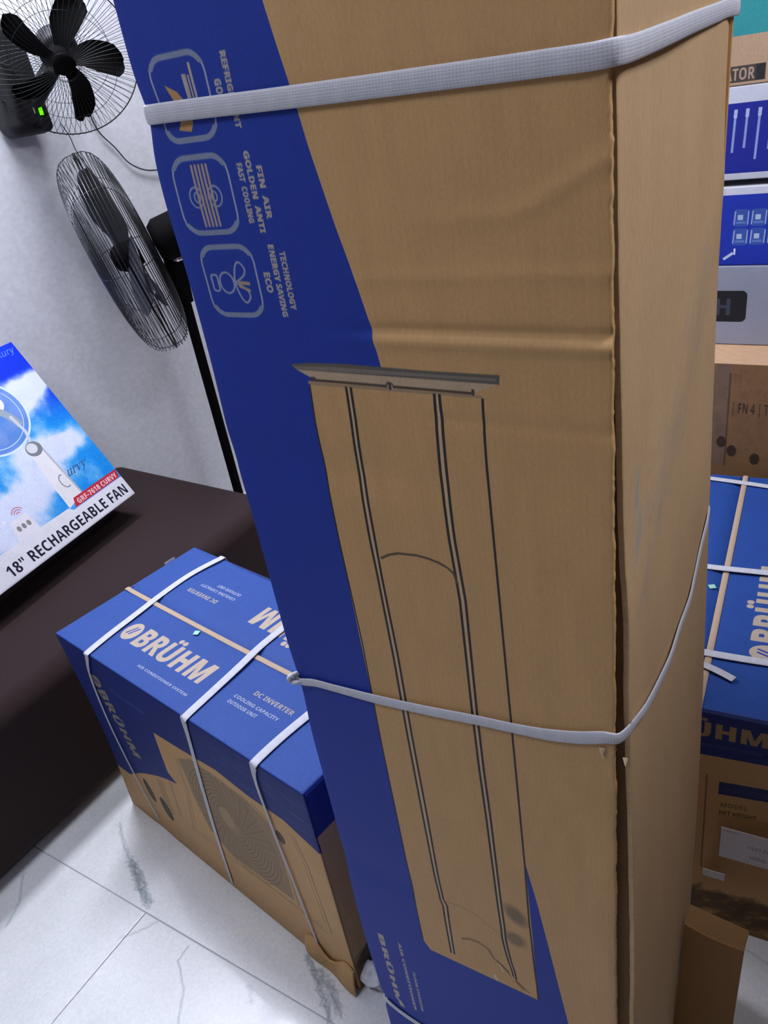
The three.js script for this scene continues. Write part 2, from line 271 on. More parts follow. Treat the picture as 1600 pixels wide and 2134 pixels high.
  // right side: set back behind a widening corner groove, bulged towards the foot
  const near = (h) => 0.0015 + 0.0175 * smooth(1.5, 0.5, h) + ragged(h + 3) * 0.5, far = (h) => 0.016 - 0.020 * smooth(0.35, 1.55, h);
  const [c2, x2] = canvas(512, 1024); x2.setTransform(512 / 358, 0, 0, -1024 / 1860, 0, 1024); x2.fillStyle = '#c3a27a'; x2.fillRect(0, 0, 358, 1860);
  const R2 = rng(55); // grey-blue rub marks
  for (let n = 0; n < 260; n++) { const f = R2(), a = 25 + f * 250 + (R2() - 0.5) * 70, b = 1075 + f * 190 + (R2() - 0.5) * 110; x2.globalAlpha = 0.03 + R2() * 0.05; x2.strokeStyle = '#8a8a92'; x2.lineWidth = 3 + R2() * 7; x2.beginPath(); x2.moveTo(a, b); x2.lineTo(a + 6 + R2() * 30, b + 12 + R2() * 24); x2.stroke(); }
  for (let n = 0; n < 26; n++) { const b = 1100 + R2() * 75; x2.globalAlpha = 0.16; x2.strokeStyle = n % 3 ? '#7f93a8' : '#8fb0c4'; x2.lineWidth = 3; x2.beginPath(); x2.moveTo(26 + R2() * 18, b); x2.lineTo(30 + R2() * 18, b + 30); x2.stroke(); }
  x2.globalAlpha = 1; x2.setTransform(1, 0, 0, 1, 0, 0); grain(x2, 512, 1024, 23, 9, 1430);
  const ts = tex(c2);
  const sg = board(0.358, H, 0.006, 24, 120, (s, h) => { const f = s / 0.358, low = 1 - smooth(0.35, 0.85, h); const ridge = 0.010 * low * (1 - Math.abs(f - 0.42) / (f < 0.42 ? 0.42 : 0.58)); return [0, 0, near(h) * (1 - f) + far(h) * f + ridge + 0.002 * bump1(h - 1.18 - 0.3 * (f - 0.4), 0, 0.05)]; }, 0.0014);
  part('side_panel', placed(sg, V(W, 0, -0.012), V(0, 0, -1), V(0, 1, 0), V(1, 0, 0)), paper(ts), t, 'plain brown side panel with rubbed grey marks');
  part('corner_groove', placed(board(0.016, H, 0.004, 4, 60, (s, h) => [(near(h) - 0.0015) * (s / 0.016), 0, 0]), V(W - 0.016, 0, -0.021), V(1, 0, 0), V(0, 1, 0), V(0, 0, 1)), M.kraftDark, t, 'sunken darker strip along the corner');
  part('side_panel', placed(board(D - 0.012, H, 0.006, 3, 12, (s, h) => [0, 0, 0]), V(0.008, 0, -D), V(0, 0, 1), V(0, 1, 0), V(-1, 0, 0)), M.blue, t);
  part('back_panel', placed(board(W - 0.002, H, 0.006, 3, 12), V(W - 0.001, 0, -D), V(-1, 0, 0), V(0, 1, 0), V(0, 0, -1)), M.kraft, t);
  part('top_flap', placed(board(W - 0.014, D / 2 - 0.012, 0.006, 3, 3), V(0.007, H - 0.003, -0.008), V(1, 0, 0), V(0, 0, -1), V(0, 1, 0)), M.kraft, t);
  part('top_flap', placed(board(W - 0.014, D / 2 - 0.012, 0.006, 3, 3), V(0.007, H - 0.003, -D / 2 - 0.001), V(1, 0, 0), V(0, 0, -1), V(0, 1, 0)), M.kraft, t);
  // straps (front points in metres from the lower left corner, then around the right side)
  const n0 = V(0, 0, 1), nr = V(1, 0, 0), nc = V(1, 0, 1).normalize(), nl = V(-1, 0, 1).normalize(), e = 0.0018;
  const around = (front, side, half) => strap([[V(0.02, front[0][1] + 0.001, -D - e), V(0, 0, -1)], [V(-e - 0.001, front[0][1] + 0.001, -D + 0.01), V(-1, 0, -1).normalize()], [V(0.004 - e, front[0][1], -0.03), V(-1, 0, 0)], [V(0.003, front[0][1], -0.001), nl],
    ...front.map(([s, h, w]) => [V(s, h, e + 0.0006), n0, w]), [V(W + 0.004, front.at(-1)[1] + 0.0005, -0.001), nc], ...side.map(([d, h, out = 0, w]) => { const f = (d - 0.012) / 0.358; return [V(W + e + near(h) * (1 - f) + far(h) * f + out, h, -d), nr, w]; }),
    [V(W + 0.002, side.at(-1)[1], -D - 0.001), V(1, 0, -1).normalize()], [V(W - 0.03, side.at(-1)[1], -D - e), V(0, 0, -1)]], half);
  part('strap', around([[0.012, 1.4955], [0.06, 1.4945], [0.15, 1.492], [0.268, 1.4895], [0.345, 1.488], [0.374, 1.4876]], [[0.03, 1.488, 0.001], [0.11, 1.491, 0.002], [0.21, 1.495, 0.001], [0.3, 1.498], [0.355, 1.5]], 0.0074), M.strap, t);
  part('strap', around([[0.008, 0.884, 0.0052], [0.03, 0.889, 0.006], [0.06, 0.891, 0.006], [0.12, 0.895], [0.188, 0.903], [0.245, 0.9115], [0.29, 0.917], [0.323, 0.9225, 0.0078], [0.355, 0.932, 0.008], [0.376, 0.941, 0.0075]],
    [[0.03, 0.948, 0.002, 0.006], [0.065, 0.935, 0.002], [0.11, 0.925, 0.002], [0.15, 0.92, 0.002], [0.2, 0.923, 0.001], [0.25, 0.925, 0.001], [0.28, 0.936], [0.312, 0.956], [0.352, 0.976]], 0.007), M.strap, t);
  part('strap', around([[0.012, 0.189], [0.035, 0.176], [0.07, 0.168], [0.15, 0.163], [0.26, 0.165], [0.37, 0.172]], [[0.03, 0.175], [0.15, 0.18], [0.34, 0.185]], 0.0052), M.strap, t);
  const kn = []; for (const [a, b, r] of [[0, 0, 0.9], [0.5, 0.4, 1.1], [1.2, -0.3, 0.8]]) { const g = new THREE.TorusGeometry(0.0058 * r, 0.0026, 8, 18); g.rotateX(a); g.rotateY(b + 0.7); g.translate((a - 0.5) * 0.004, b * 0.01, 0); kn.push(g); }
  part('knot', mergeGeometries(kn).translate(0.001, 0.887, 0.004), M.strap, t, 'tied knot of the middle strap');
  for (const [s, h, a, q] of [[0.373, 0.925, 0.006, 0.9], [0.3945, 0.921, 0.0045, 0.9]]) { const g = shell([0, 0.5, 1], [0, 0.5, 1], (u, v, k) => V((u - 0.5) * a * (1.1 - v), v * a * 1.7 * q, (k ? 0.0004 : 0) + 0.004 * u * v)); g.rotateZ(Math.PI + 0.2); g.translate(s, h, 0.001); part('torn_flake', g, M.paleKraft, t, 'torn pale flake of paper below the strap'); }
}

// ───────── cartons of the outdoor units: same print, straps where each photo shows them ─────────
const ac = (() => {
  const W = 785, D = 385, H = 550;
  const logo = (x, cx, base, w, cap, col = '#b5a594') => { // emblem and brand lettering, lower left corner at (cx, base), y up
    x.save(); x.translate(cx, base); x.scale(1, -1);
    x.fillStyle = col; const em = w * 0.15; x.beginPath(); x.ellipse(em * 0.5, -cap * 0.5, em * 0.5, cap * 0.52, 0, 0, 7); x.fill();
    x.save(); x.strokeStyle = BLUE; x.lineWidth = cap * 0.07; for (const k of [0.42, 0.62]) { x.beginPath(); x.moveTo(em * (k - 0.14), -cap * 0.3); x.lineTo(em * (k + 0.1), -cap * 0.78); x.stroke(); } x.restore();
    x.translate(em * 1.08, 0); x.font = 'bold 100px sans-serif'; const tw = x.measureText('BRÜHM').width; x.scale((w - em * 1.08) / tw, cap / 72); x.lineWidth = 4; x.strokeStyle = col; x.fillText('BRÜHM', 0, 0); x.strokeText('BRÜHM', 0, 0); x.restore();
  };
  const words = (x, text, px, py, w, size, col = '#9da3b4') => { x.save(); x.translate(px, py); x.scale(1, -1); x.font = 'bold ' + size + 'px sans-serif'; x.scale(w / x.measureText(text).width, 1); x.fillStyle = col; x.fillText(text, 0, 0); x.restore(); };
  const page = (w, h, k, seed, draw, amp = 12) => { const cw = Math.round(w * k), ch = Math.round(h * k), [c, x] = canvas(cw, ch); x.setTransform(k, 0, 0, -k, 0, ch); draw(x); x.setTransform(1, 0, 0, 1, 0, 0); grain(x, cw, ch, seed, amp, k * 1000); return paper(tex(c), 0.7); };
  const P = (x, pts, col) => { x.beginPath(); pts.forEach((p, i) => (i ? x.lineTo(...p) : x.moveTo(...p))); x.closePath(); x.fillStyle = col; x.fill(); };
  const L = (x, pts, w, col) => { x.beginPath(); pts.forEach((p, i) => (i ? x.lineTo(...p) : x.moveTo(...p))); x.lineWidth = w; x.strokeStyle = col; x.stroke(); };
  const flap = page(W, 181, 2.4, 61, (x) => {
    x.fillStyle = '#154392'; x.fillRect(0, 0, W, 181);
    logo(x, 136, 70, 292, 52); words(x, 'AIR CONDITIONER SYSTEM', 268, 34, 165, 9);
    words(x, 'DC INVERTER', 540, 108, 105, 15, '#aa9c8e'); words(x, 'COOLING CAPACITY', 512, 84, 120, 11); words(x, 'OUTDOOR UNIT', 512, 68, 80, 11);
  }, 40);
  const long = page(W, H, 2, 62, (x) => {
    x.fillStyle = KRAFT; x.fillRect(0, 0, W, H);
    P(x, [[0, H], [W, H], [W, 405], [770, 412], [705, 436], [615, 436], [527, 448], [416, 436], [317, 427], [314, 369], [311, 310], [334, 289], [290, 276], [244, 256], [205, 236], [165, 213], [110, 180], [67, 155], [0, 150]], '#0c2372');
    x.save(); x.translate(92, 478); x.rotate(-1.28); x.scale(1, 1); logo(x, 0, 0, 226, 40, '#8f8672'); x.restore();
    x.globalAlpha = 0.35; words(x, 'SPLIT AIR CONDITIONER', 178, 468, 130, 13); x.globalAlpha = 1;
    // faint line drawing of the outdoor unit
    const f = '#6d5c46'; x.globalAlpha = 0.8;
    L(x, [[378, 398], [372, 300], [323, 136], [463, 138], [600, 150], [738, 140]], 2, f); L(x, [[384, 392], [380, 300], [338, 150], [470, 150], [728, 152]], 1.4, f);
    L(x, [[616, 420], [658, 398], [669, 290], [664, 160]], 2.4, f); L(x, [[722, 407], [738, 341], [748, 150]], 2.6, f); L(x, [[712, 407], [728, 341], [738, 150]], 1.4, f);
    x.globalAlpha = 0.62; P(x, [[388, 396], [440, 425], [600, 420], [655, 392], [664, 290], [655, 170], [470, 158], [410, 200], [396, 300]], '#7d6d58'); x.globalAlpha = 0.75;
    for (let i = 0; i < 13; i++) { x.beginPath(); x.ellipse(520, 285, 22 + i * 8.6, 26 + i * 9.6, 0.15, 0, 7); x.lineWidth = 1.5; x.strokeStyle = '#574a3a'; x.stroke(); }
    for (let i = 0; i < 34; i++) { const a = (i / 34) * 6.283; L(x, [[520 + Math.cos(a) * 28, 285 + Math.sin(a) * 32], [520 + Math.cos(a + 0.5) * 124, 285 + Math.sin(a + 0.5) * 140]], 1.2, '#5d503f'); }
    x.globalAlpha = 1; x.beginPath(); x.ellipse(505, 303, 20, 30, 0, 0, 7); x.fillStyle = '#a58a66'; x.fill();
    x.beginPath(); x.ellipse(679, 372, 11, 16, 0.2, 0, 7); x.fillStyle = '#5b5044'; x.fill();
    x.globalAlpha = 0.35; P(x, [[233, 242], [262, 250], [250, 130], [215, 110]], '#8a6a42'); P(x, [[296, 272], [306, 274], [290, 150], [278, 150]], '#8a6a42'); x.globalAlpha = 1;
    for (const [a, b] of [[156, 150], [216, 128]]) { x.beginPath(); x.ellipse(a, b, 17, 37, 0.12, 0, 7); x.fillStyle = '#3b342c'; x.fill(); x.beginPath(); x.ellipse(a + 2, b, 7, 20, 0.12, 0, 7); x.fillStyle = '#57503f'; x.fill(); }
    const R = rng(9); x.strokeStyle = '#7d88b8'; for (let i = 0; i < 70; i++) { x.globalAlpha = 0.1 + R() * 0.14; x.lineWidth = 1 + R() * 3; const a = 520 + R() * 250, b = 440 + R() * 80; x.beginPath(); x.moveTo(a, b); x.lineTo(a + 10 + R() * 30, b - 6 + R() * 8); x.stroke(); } x.globalAlpha = 1;
  }, 8);
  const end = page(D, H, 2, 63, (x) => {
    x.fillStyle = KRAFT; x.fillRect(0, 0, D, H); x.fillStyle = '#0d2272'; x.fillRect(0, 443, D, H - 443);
    x.fillStyle = '#3c55a8'; x.fillRect(0, 541, D, 9);
    logo(x, 84, 487, 226, 33, '#a5865e'); words(x, 'SPLIT TYPE AIR CONDITIONER', 150, 464, 150, 9, '#3c4a86');
    x.fillStyle = '#1c2766'; x.fillRect(240, 350, 126, 32); words(x, 'OUTDOOR UNIT', 246, 358, 112, 17, '#39407a');
    for (const a of [206, 220]) L(x, [[a, 396], [a + 2, 150]], 2.4, '#7a5a36');
    words(x, 'MODEL', 244, 318, 44, 15, '#7d6544'); words(x, 'NET WEIGHT', 243, 298, 60, 14, '#5f4828'); L(x, [[240, 294], [360, 294]], 1, '#7d6544');
    const R = rng(19); x.fillStyle = '#4a3418'; for (let i = 0; i < 420; i++) { x.globalAlpha = 0.25; x.beginPath(); x.ellipse(R() * D, Math.pow(R(), 0.7) * 88, 6 + R() * 26, 3 + R() * 9, R(), 0, 7); x.fill(); } x.globalAlpha = 1; // dark mottling towards the foot
  }, 9);
  return { W: W / 1000, D: D / 1000, H: H / 1000, flap, long, end };
})();
function acCarton(name, label, pos, turn, straps, sticker) {
  const { W, D, H } = ac, t = thing(name, label, 'box', pos, turn), b = 0.005;
  const crush = (h) => 0.024 * Math.sin(Math.PI * Math.min(1, h / H)) ** 1.2;
  const bow = (s, h) => [crush(h) * (1 - smooth(0, 0.16, s)), 0, 0.004 * Math.sin(Math.PI * s / W) * Math.sin(Math.PI * h / H) - 0.002 * bump1(s, 0.14, 0.03)];
  part('front_panel', board(W, H - 0.002, b, 24, 18, bow, 0.002), ac.long, t, 'front panel printed with the outdoor unit');
  part('back_panel', placed(board(W, H - 0.002, b, 6, 6), ...SIDES.back(W, D, H)), ac.long, t);
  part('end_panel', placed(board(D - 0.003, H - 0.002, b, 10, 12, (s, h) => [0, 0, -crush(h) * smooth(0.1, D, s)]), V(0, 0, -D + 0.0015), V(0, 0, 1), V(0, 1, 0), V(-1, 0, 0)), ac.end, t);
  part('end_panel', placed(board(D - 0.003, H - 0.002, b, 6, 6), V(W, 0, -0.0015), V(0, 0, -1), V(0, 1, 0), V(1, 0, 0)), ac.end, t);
  part('bottom_panel', placed(board(W - 0.004, D - 0.004, b, 2, 2), V(0.002, 0.001, -D + 0.002), V(1, 0, 0), V(0, 0, 1), V(0, -1, 0)), M.kraft, t);
  const sag = (s, d) => [0, 0, -0.0035 * Math.sin(Math.PI * s / W) * smooth(0, 0.18, d)], dip = (s, q) => [0, 0, sag(s, 0.19 - q)[2] - 0.007 * smooth(0.17, 0.197, q)];
  part('top_flap', placed(board(W - 0.002, 0.182, b, 20, 8, sag, 0.0025), V(0.001, H, -0.001), V(1, 0, 0), V(0, 0, -1), V(0, 1, 0)), ac.flap, t);
  part('top_flap', placed(board(W - 0.002, 0.197, b, 20, 16, dip, 0.0025), V(W - 0.001, H, -D + 0.001), V(-1, 0, 0), V(0, 0, 1), V(0, 1, 0)), ac.flap, t);
  // bare kraft strip that closes the seam and folds down over both ends
  const up = V(0, 1, 0), sd = -0.185;
  part('seam_strip', strap([[V(-0.0016, H - 0.035, sd), V(-1, 0, 0)], [V(-0.0018, H - 0.006, sd), V(-1, 0.2, 0).normalize()], [V(0.004, H + 0.002, sd), V(-0.4, 1, 0).normalize()], [V(0.03, H + 0.001, sd), up], [V(W / 2, H - 0.0025, sd), up], [V(W - 0.03, H + 0.001, sd), up], [V(W - 0.004, H + 0.002, sd), V(0.4, 1, 0).normalize()], [V(W + 0.0018, H - 0.006, sd), V(1, 0.2, 0).normalize()], [V(W + 0.0016, H - 0.035, sd), V(1, 0, 0)]], 0.0058, 0.0016), M.seam, t, 'bare brown strip along the top seam');
  for (const { top, front } of straps) {
    const f0 = front[0], q = V(0, 0, 1), lift = 0.0028;
    part('strap', strap([...[...front].reverse().map(([s, h, w]) => [V(s, h, lift + 0.003 * Math.sin(Math.PI * h / H)), q, w]), [V(top[0][0], H + 0.001, lift), V(0, 1, 1).normalize()], ...top.map(([s, d, w]) => [V(s, H + lift, -d), up, w]), [V(top.at(-1)[0], H + 0.001, -D - lift), V(0, 1, -1).normalize()], [V(top.at(-1)[0], H * 0.5, -D - lift), V(0, 0, -1)], [V(top.at(-1)[0], 0.02, -D - lift), V(0, 0, -1)]], 0.0088), M.strap, t);
  }
  part('sticker', placed(board(0.012, 0.012, 0.0006, 1, 1, null, 0.0002), V(sticker[0], H + 0.0004, -sticker[1]), V(0.9, 0, -0.43), V(-0.43, 0, -0.9), up), M.green, t, 'tiny pale green sticker');
  return t;
}
M.seam = paper(kraftTexture(14, 256, 256, '#b8a08a')); M.green = plain(0x9fd8c0, 0.5);
const strapTop = (a, b) => [[a[0], 0.004], [a[1], 0.06], [a[2], 0.14], [b[0], 0.21], [b[1], 0.3], [b[2], 0.378]];
{
  const t = acCarton('outdoor_unit_carton', 'low blue topped cardboard carton with white straps standing on the marble floor by the sofa', [-1.437, 0, -0.699], -0.1641, [
    { top: strapTop([0.137, 0.126, 0.115], [0.105, 0.1, 0.112]), front: [[0.137, 0.547, 0.007], [0.113, 0.49, 0.0035], [0.104, 0.373, 0.0026], [0.111, 0.258, 0.0022], [0.126, 0.14, 0.002], [0.143, 0.045, 0.002]] },
    { top: strapTop([0.479, 0.472, 0.462], [0.452, 0.449, 0.447]), front: [[0.475, 0.545], [0.471, 0.504, 0.0058], [0.449, 0.335, 0.0056], [0.429, 0.176, 0.005], [0.412, 0.022, 0.004]] },
    { top: strapTop([0.672, 0.67, 0.673], [0.675, 0.677, 0.68]), front: [[0.668, 0.543], [0.662, 0.51, 0.004], [0.671, 0.369, 0.0026], [0.683, 0.244, 0.0024], [0.692, 0.061, 0.0024]] }], [0.29, 0.16]);
  // damaged lower corner with foam showing, and the scrap of tape on the far edge
  const lump = new THREE.IcosahedronGeometry(0.027, 3), p = lump.attributes.position, nn = valueNoise(4); for (let i = 0; i < p.count; i++) { const k = 0.8 + 0.45 * nn(p.getX(i) * 90 + 50, p.getY(i) * 90 + p.getZ(i) * 60 + 50); p.setXYZ(i, p.getX(i) * k * 1.2, p.getY(i) * k, p.getZ(i) * k * 0.8); } lump.computeVertexNormals(); lump.translate(ac.W + 0.014, 0.026, -0.03);
  part('foam_corner', lump, M.foam, t, 'white foam showing at the torn lower corner');
  const tear = shell(steps(8, 0.1), steps(6, 0.1), (u, v, k) => V(0.655 + u * 0.132, 0.001 + v * (0.062 + 0.016 * Math.sin(u * 9)), (k ? 0.007 : 0.003) + 0.006 * Math.sin(u * 8 + 1) * Math.sin(v * 3.1 + 0.4) + 0.006 * (1 - v) * u)); part('torn_corner', tear, M.kraft, t, 'crumpled torn board at the lower corner');
  part('tape_scrap', placed(board(0.03, 0.012, 0.0008, 2, 1, null, 0.0002), V(-0.0012, ac.H - 0.008, -0.325), V(0, 0, 1), V(0, 1, 0), V(-1, 0, 0)), M.white, t, 'small pale scrap of tape');
}
{
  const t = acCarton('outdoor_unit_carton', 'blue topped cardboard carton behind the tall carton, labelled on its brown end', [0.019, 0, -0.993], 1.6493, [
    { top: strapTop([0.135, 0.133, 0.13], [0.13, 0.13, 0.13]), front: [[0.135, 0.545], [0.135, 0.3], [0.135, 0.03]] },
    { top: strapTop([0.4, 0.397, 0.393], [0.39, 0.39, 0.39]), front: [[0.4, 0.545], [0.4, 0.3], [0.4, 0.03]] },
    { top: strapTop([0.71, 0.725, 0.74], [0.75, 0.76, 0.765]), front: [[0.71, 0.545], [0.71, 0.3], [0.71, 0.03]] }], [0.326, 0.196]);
  const up = V(0, 1, 0), { D, H } = ac;
  part('strap', strap([[V(0.1, H + 0.004, -0.2), up], [V(0.095, H + 0.006, -0.19), up], [V(0.085, H + 0.006, -0.165), up], [V(0.073, H + 0.005, -0.14), up]], 0.0072), M.strap, t, 'loose cut end of a strap');
  // labels on the end that faces the room: x from the panel's left edge
  const lab = (w, h, xl, y, draw, label) => { const [c, x] = canvas(256, 128); x.fillStyle = '#e2e2ea'; x.fillRect(0, 0, 256, 128); draw(x); grain(x, 256, 128, 3, 14); part('paper_label', placed(board(w, h, 0.0007, 2, 2, null, 0.0002), V(-0.0008, y, -D + xl), V(0, 0, 1), V(0, 1, 0), V(-1, 0, 0)), paper(tex(c)), t, label); };
  lab(0.112, 0.078, 0.25, 0.203, (x) => { x.fillStyle = '#a3a3b0'; x.font = 'bold 20px sans-serif'; x.fillText('HEAT PUMP', 100, 64); x.fillText('SERIAL', 108, 104); x.fillRect(8, 10, 60, 3); }, 'white paper label');
  lab(0.037, 0.019, 0.226, 0.137, () => {}, 'small white paper label');
}

// ───────── dark sofa bench ─────────
{
  const y = 0.425, x0 = X0 + 0.004, x1 = -1.526, z0 = -1.57, z1 = 0.75;
  const t = thing('sofa_bench', 'dark brown backless upholstered sofa standing along the white left wall', 'sofa', [(x0 + x1) / 2, 0, (z0 + z1) / 2]);
  const w = x1 - x0, d = z1 - z0;
  const g = new RoundedBoxGeometry(w, y - 0.02, d, 14, 0.05), p = g.attributes.position, nn = valueNoise(6);
  for (let i = 0; i < p.count; i++) { const a = p.getX(i), c = p.getZ(i); if (p.getY(i) > 0.1) p.setY(i, p.getY(i) + (nn(a * 7 + 40, c * 7 + 40) - 0.5) * 0.012 + 0.022 * Math.exp(-(((a + 0.12) / 0.22) ** 2)) * smooth(-0.4, -1.1, c) - 0.016 * smooth(0.1, w / 2, a)); }
  g.computeVertexNormals(); g.translate(0, (y + 0.02) / 2, 0); part('upholstered_body', g, M.sofa, t);
  for (const sx of [-1, 1]) for (const sz of [-1, 1]) { const g = new THREE.CylinderGeometry(0.022, 0.018, 0.024, 14); g.translate(sx * (w / 2 - 0.06), 0.012, sz * (d / 2 - 0.06)); part('foot', g, M.blackMatt, t); }
}

// ───────── printed carton of the rechargeable fan, leaning on the wall ─────────
{
  const t = thing('fan_carton', 'white bottomed sky printed rechargeable fan carton leaning on the sofa against the wall', 'box');
  const ex = V(-0.1257, 0, -0.9921), hy = V(-0.4918, 0.8685, 0.0623), nz = new THREE.Vector3().crossVectors(ex, hy).normalize(); hy.crossVectors(nz, ex).normalize();
  const W = 0.6, H = 0.557, D = 0.13, o = V(-1.874, 0.494, -1.32).addScaledVector(ex, -W);
  new THREE.Matrix4().makeBasis(ex, hy, nz).setPosition(o).decompose(t.position, t.quaternion, t.scale);
  const S = 2, cw = 1200, ch = 1114, [c, x] = canvas(cw, ch), n = valueNoise(101), n2 = valueNoise(102), R = rng(103);
  // sky print with clouds
  const im = x.createImageData(cw, ch), d = im.data;
  const cloud = (px, h) => { let f = 0; const a = px / 60, b = h / 60; for (let k = 0, s = 1; k < 4; k++, s *= 0.55) f += s * n(a * 2 ** k + k * 9, b * 2 ** k + k * 5); f /= 2.03;
    const q = bump1(px - 545, 0, 90) * bump1(h - 435, 0, 32) + bump1(px - 520, 0, 110) * bump1(h - 378 - (px - 470) * 0.35, 0, 28) * 1.1 + bump1(px - 500, 0, 120) * bump1(h - 235, 0, 40) + bump1(px - 330, 0, 120) * bump1(h - 170, 0, 42) * 1.2 + bump1(px - 200, 0, 120) * bump1(h - 110, 0, 55) + bump1(px - 400, 0, 60) * bump1(h - 280, 0, 40) * 0.7 + bump1(px - 250, 0, 70) * bump1(h - 330, 0, 60) * 0.4;
    return smooth(0.3, 1.05, q * 0.95 + (f - 0.1) * 0.9); };
  for (let j = 0, i = 0; j < ch; j++) for (let k = 0; k < cw; k++, i += 4) { const px = k / S, h = (ch - j) / S, top = smooth(300, 470, h + (px - 480) * 0.4), cl = cloud(px, h) * (1 - smooth(460, 500, h)), e = (n2(k / 2.2, j / 2.2) - 0.5) * 46 * (1 - cl * 0.5) * (1 - top * 0.6);
    const base = [20 * (1 - top) + 6 * top, 140 * (1 - top) + 50 * top, 228 * (1 - top) + 212 * top]; for (let m = 0; m < 3; m++) d[i + m] = base[m] * (1 - cl) + [214, 222, 246][m] * cl + e; d[i + 3] = 255; }
  x.putImageData(im, 0, 0); x.setTransform(S, 0, 0, -S, 0, ch);
  const X = (tt) => 600 - tt;
  const poly = (pts, col) => { x.beginPath(); pts.forEach(([a, b], i) => (i ? x.lineTo(X(a), b) : x.moveTo(X(a), b))); x.closePath(); x.fillStyle = col; x.fill(); };
  const txt = (s, a, b, y, size, col, font = 'bold') => { x.save(); x.translate(X(a), y); x.scale(1, -1); x.font = font + ' ' + size + 'px sans-serif'; x.scale((a - b) / x.measureText(s).width, 1); x.fillStyle = col; x.fillText(s, 0, 0); x.restore(); };
  // pictured fan: ring, hub, neck and stand
  x.fillStyle = '#5f86cf'; x.globalAlpha = 0.85; x.beginPath(); x.ellipse(X(228), 395, 118, 108, 0, 0, 7); x.fill(); x.globalAlpha = 1; x.strokeStyle = '#d5e4fb'; x.lineWidth = 6; x.stroke(); x.lineWidth = 2; x.beginPath(); x.ellipse(X(228), 395, 100, 92, 0, 0, 7); x.stroke();
  for (let i = 0; i < 3; i++) { x.save(); x.translate(X(228), 405); x.rotate(i * 2.094 + 0.3); x.fillStyle = '#6f93d3'; x.beginPath(); x.ellipse(50, 0, 46, 24, 0.4, 0, 7); x.fill(); x.restore(); }
  x.fillStyle = '#e3e4ea'; x.beginPath(); x.ellipse(X(186), 420, 30, 26, 0, 0, 7); x.fill();
  x.strokeStyle = '#9aa6b4'; x.lineWidth = 22; x.beginPath(); x.moveTo(X(205), 408); x.quadraticCurveTo(X(168), 396, X(160), 340); x.stroke(); x.strokeStyle = '#c9d0da'; x.lineWidth = 9; x.beginPath(); x.moveTo(X(168), 375); x.lineTo(X(160), 320); x.lineTo(X(172), 278); x.stroke();
  poly([[196, 262], [150, 262], [146, 92], [212, 75], [212, 60], [208, 160]], '#e6e4ea'); poly([[157, 258], [150, 258], [143, 92], [149, 92]], '#b7bac6');
  x.fillStyle = '#7b8089'; x.beginPath(); x.ellipse(X(176), 266, 26, 22, 0, 0, 7); x.fill(); x.fillStyle = '#d9dae0'; x.beginPath(); x.ellipse(X(180), 270, 17, 15, 0, 0, 7); x.fill();
  x.strokeStyle = '#5a5c74'; x.lineWidth = 2.4; x.beginPath(); x.ellipse(X(166), 147, 14, 20, 0, 1.2, 5.2); x.stroke();
  // handwriting beside the stand
  x.save(); x.translate(X(150), 150); x.scale(1, -1); x.transform(1, 0, -0.35, 1, 0, 0); x.font = 'italic 34px serif'; x.fillStyle = '#37406a'; x.fillText('urvy', 0, 0); x.restore();
  // remote and signal waves
  poly([[382, 134], [325, 134], [318, 66], [400, 66]], '#e7e5ee'); for (const a of [372, 355, 338]) { x.fillStyle = '#8d8a8c'; x.beginPath(); x.ellipse(X(a), 108, 6, 8, 0, 0, 7); x.fill(); } x.strokeStyle = '#c47f9a'; x.lineWidth = 3; for (const r of [6, 13, 20]) { x.beginPath(); x.arc(X(344), 140, r, 0.4, 2.74); x.stroke(); }
  txt('USB', 430, 386, 138, 13, '#e6ecf8'); txt('Solar', 470, 380, 118, 10, '#dbe6f8');
  // white footer, red model band, title, name at the top
  poly([[600, 0], [0, 0], [0, 61], [4, 66], [205, 66], [216, 78], [330, 80], [600, 80]], '#e4e4ec');
  poly([[181, 94], [194, 68], [8, 68], [2, 94]], '#bf2d3f'); txt('GRF-7618 CURVY', 178, 12, 72, 21, '#ecd3da');
  txt('18" RECHARGEABLE FAN', 480, 12, 16, 43, '#141829'); txt('Grand Luxury', 200, 14, 527, 26, '#5f86e2', 'italic'); poly([[0, 0], [600, 0], [600, 5], [0, 5]], '#d0d0da');
  x.setTransform(1, 0, 0, 1, 0, 0); grain(x, cw, ch, 105, 12, 2000, false);
  part('front_panel', board(W, H, 0.004, 8, 8, null, 0.0015), new THREE.MeshStandardMaterial({ map: tex(c), roughness: 0.42 }), t, 'sky printed face with black lettering');
  const wm = paper(kraftTexture(15, 128, 128, '#dcdce4')), bm = paper(kraftTexture(16, 128, 128, '#1c3fae'));
  part('side_panel', placed(board(D - 0.001, H, 0.004, 2, 2), V(W, 0, -0.0005), V(0, 0, -1), V(0, 1, 0), V(1, 0, 0)), bm, t);
  part('side_panel', placed(board(D - 0.001, H, 0.004, 2, 2), V(0, 0, -D + 0.0005), V(0, 0, 1), V(0, 1, 0), V(-1, 0, 0)), bm, t);
  part('back_panel', placed(board(W, H, 0.004, 2, 2), ...SIDES.back(W, D, H)), bm, t);
  part('top_flap', placed(board(W - 0.002, D - 0.002, 0.004, 2, 2), V(0.001, H, -0.001), V(1, 0, 0), V(0, 0, -1), V(0, 1, 0)), bm, t);
  part('bottom_panel', placed(board(W - 0.002, D - 0.002, 0.004, 2, 2), ...(() => { const q = SIDES.bottom(W, D, H); q[0].x += 0.001; q[0].z += 0.001; return q; })()), wm, t);
  part('carry_handle', new RoundedBoxGeometry(0.1, 0.01, 0.03, 3, 0.004).translate(W - 0.09, H + 0.004, -0.05), M.darkGrey, t);
}

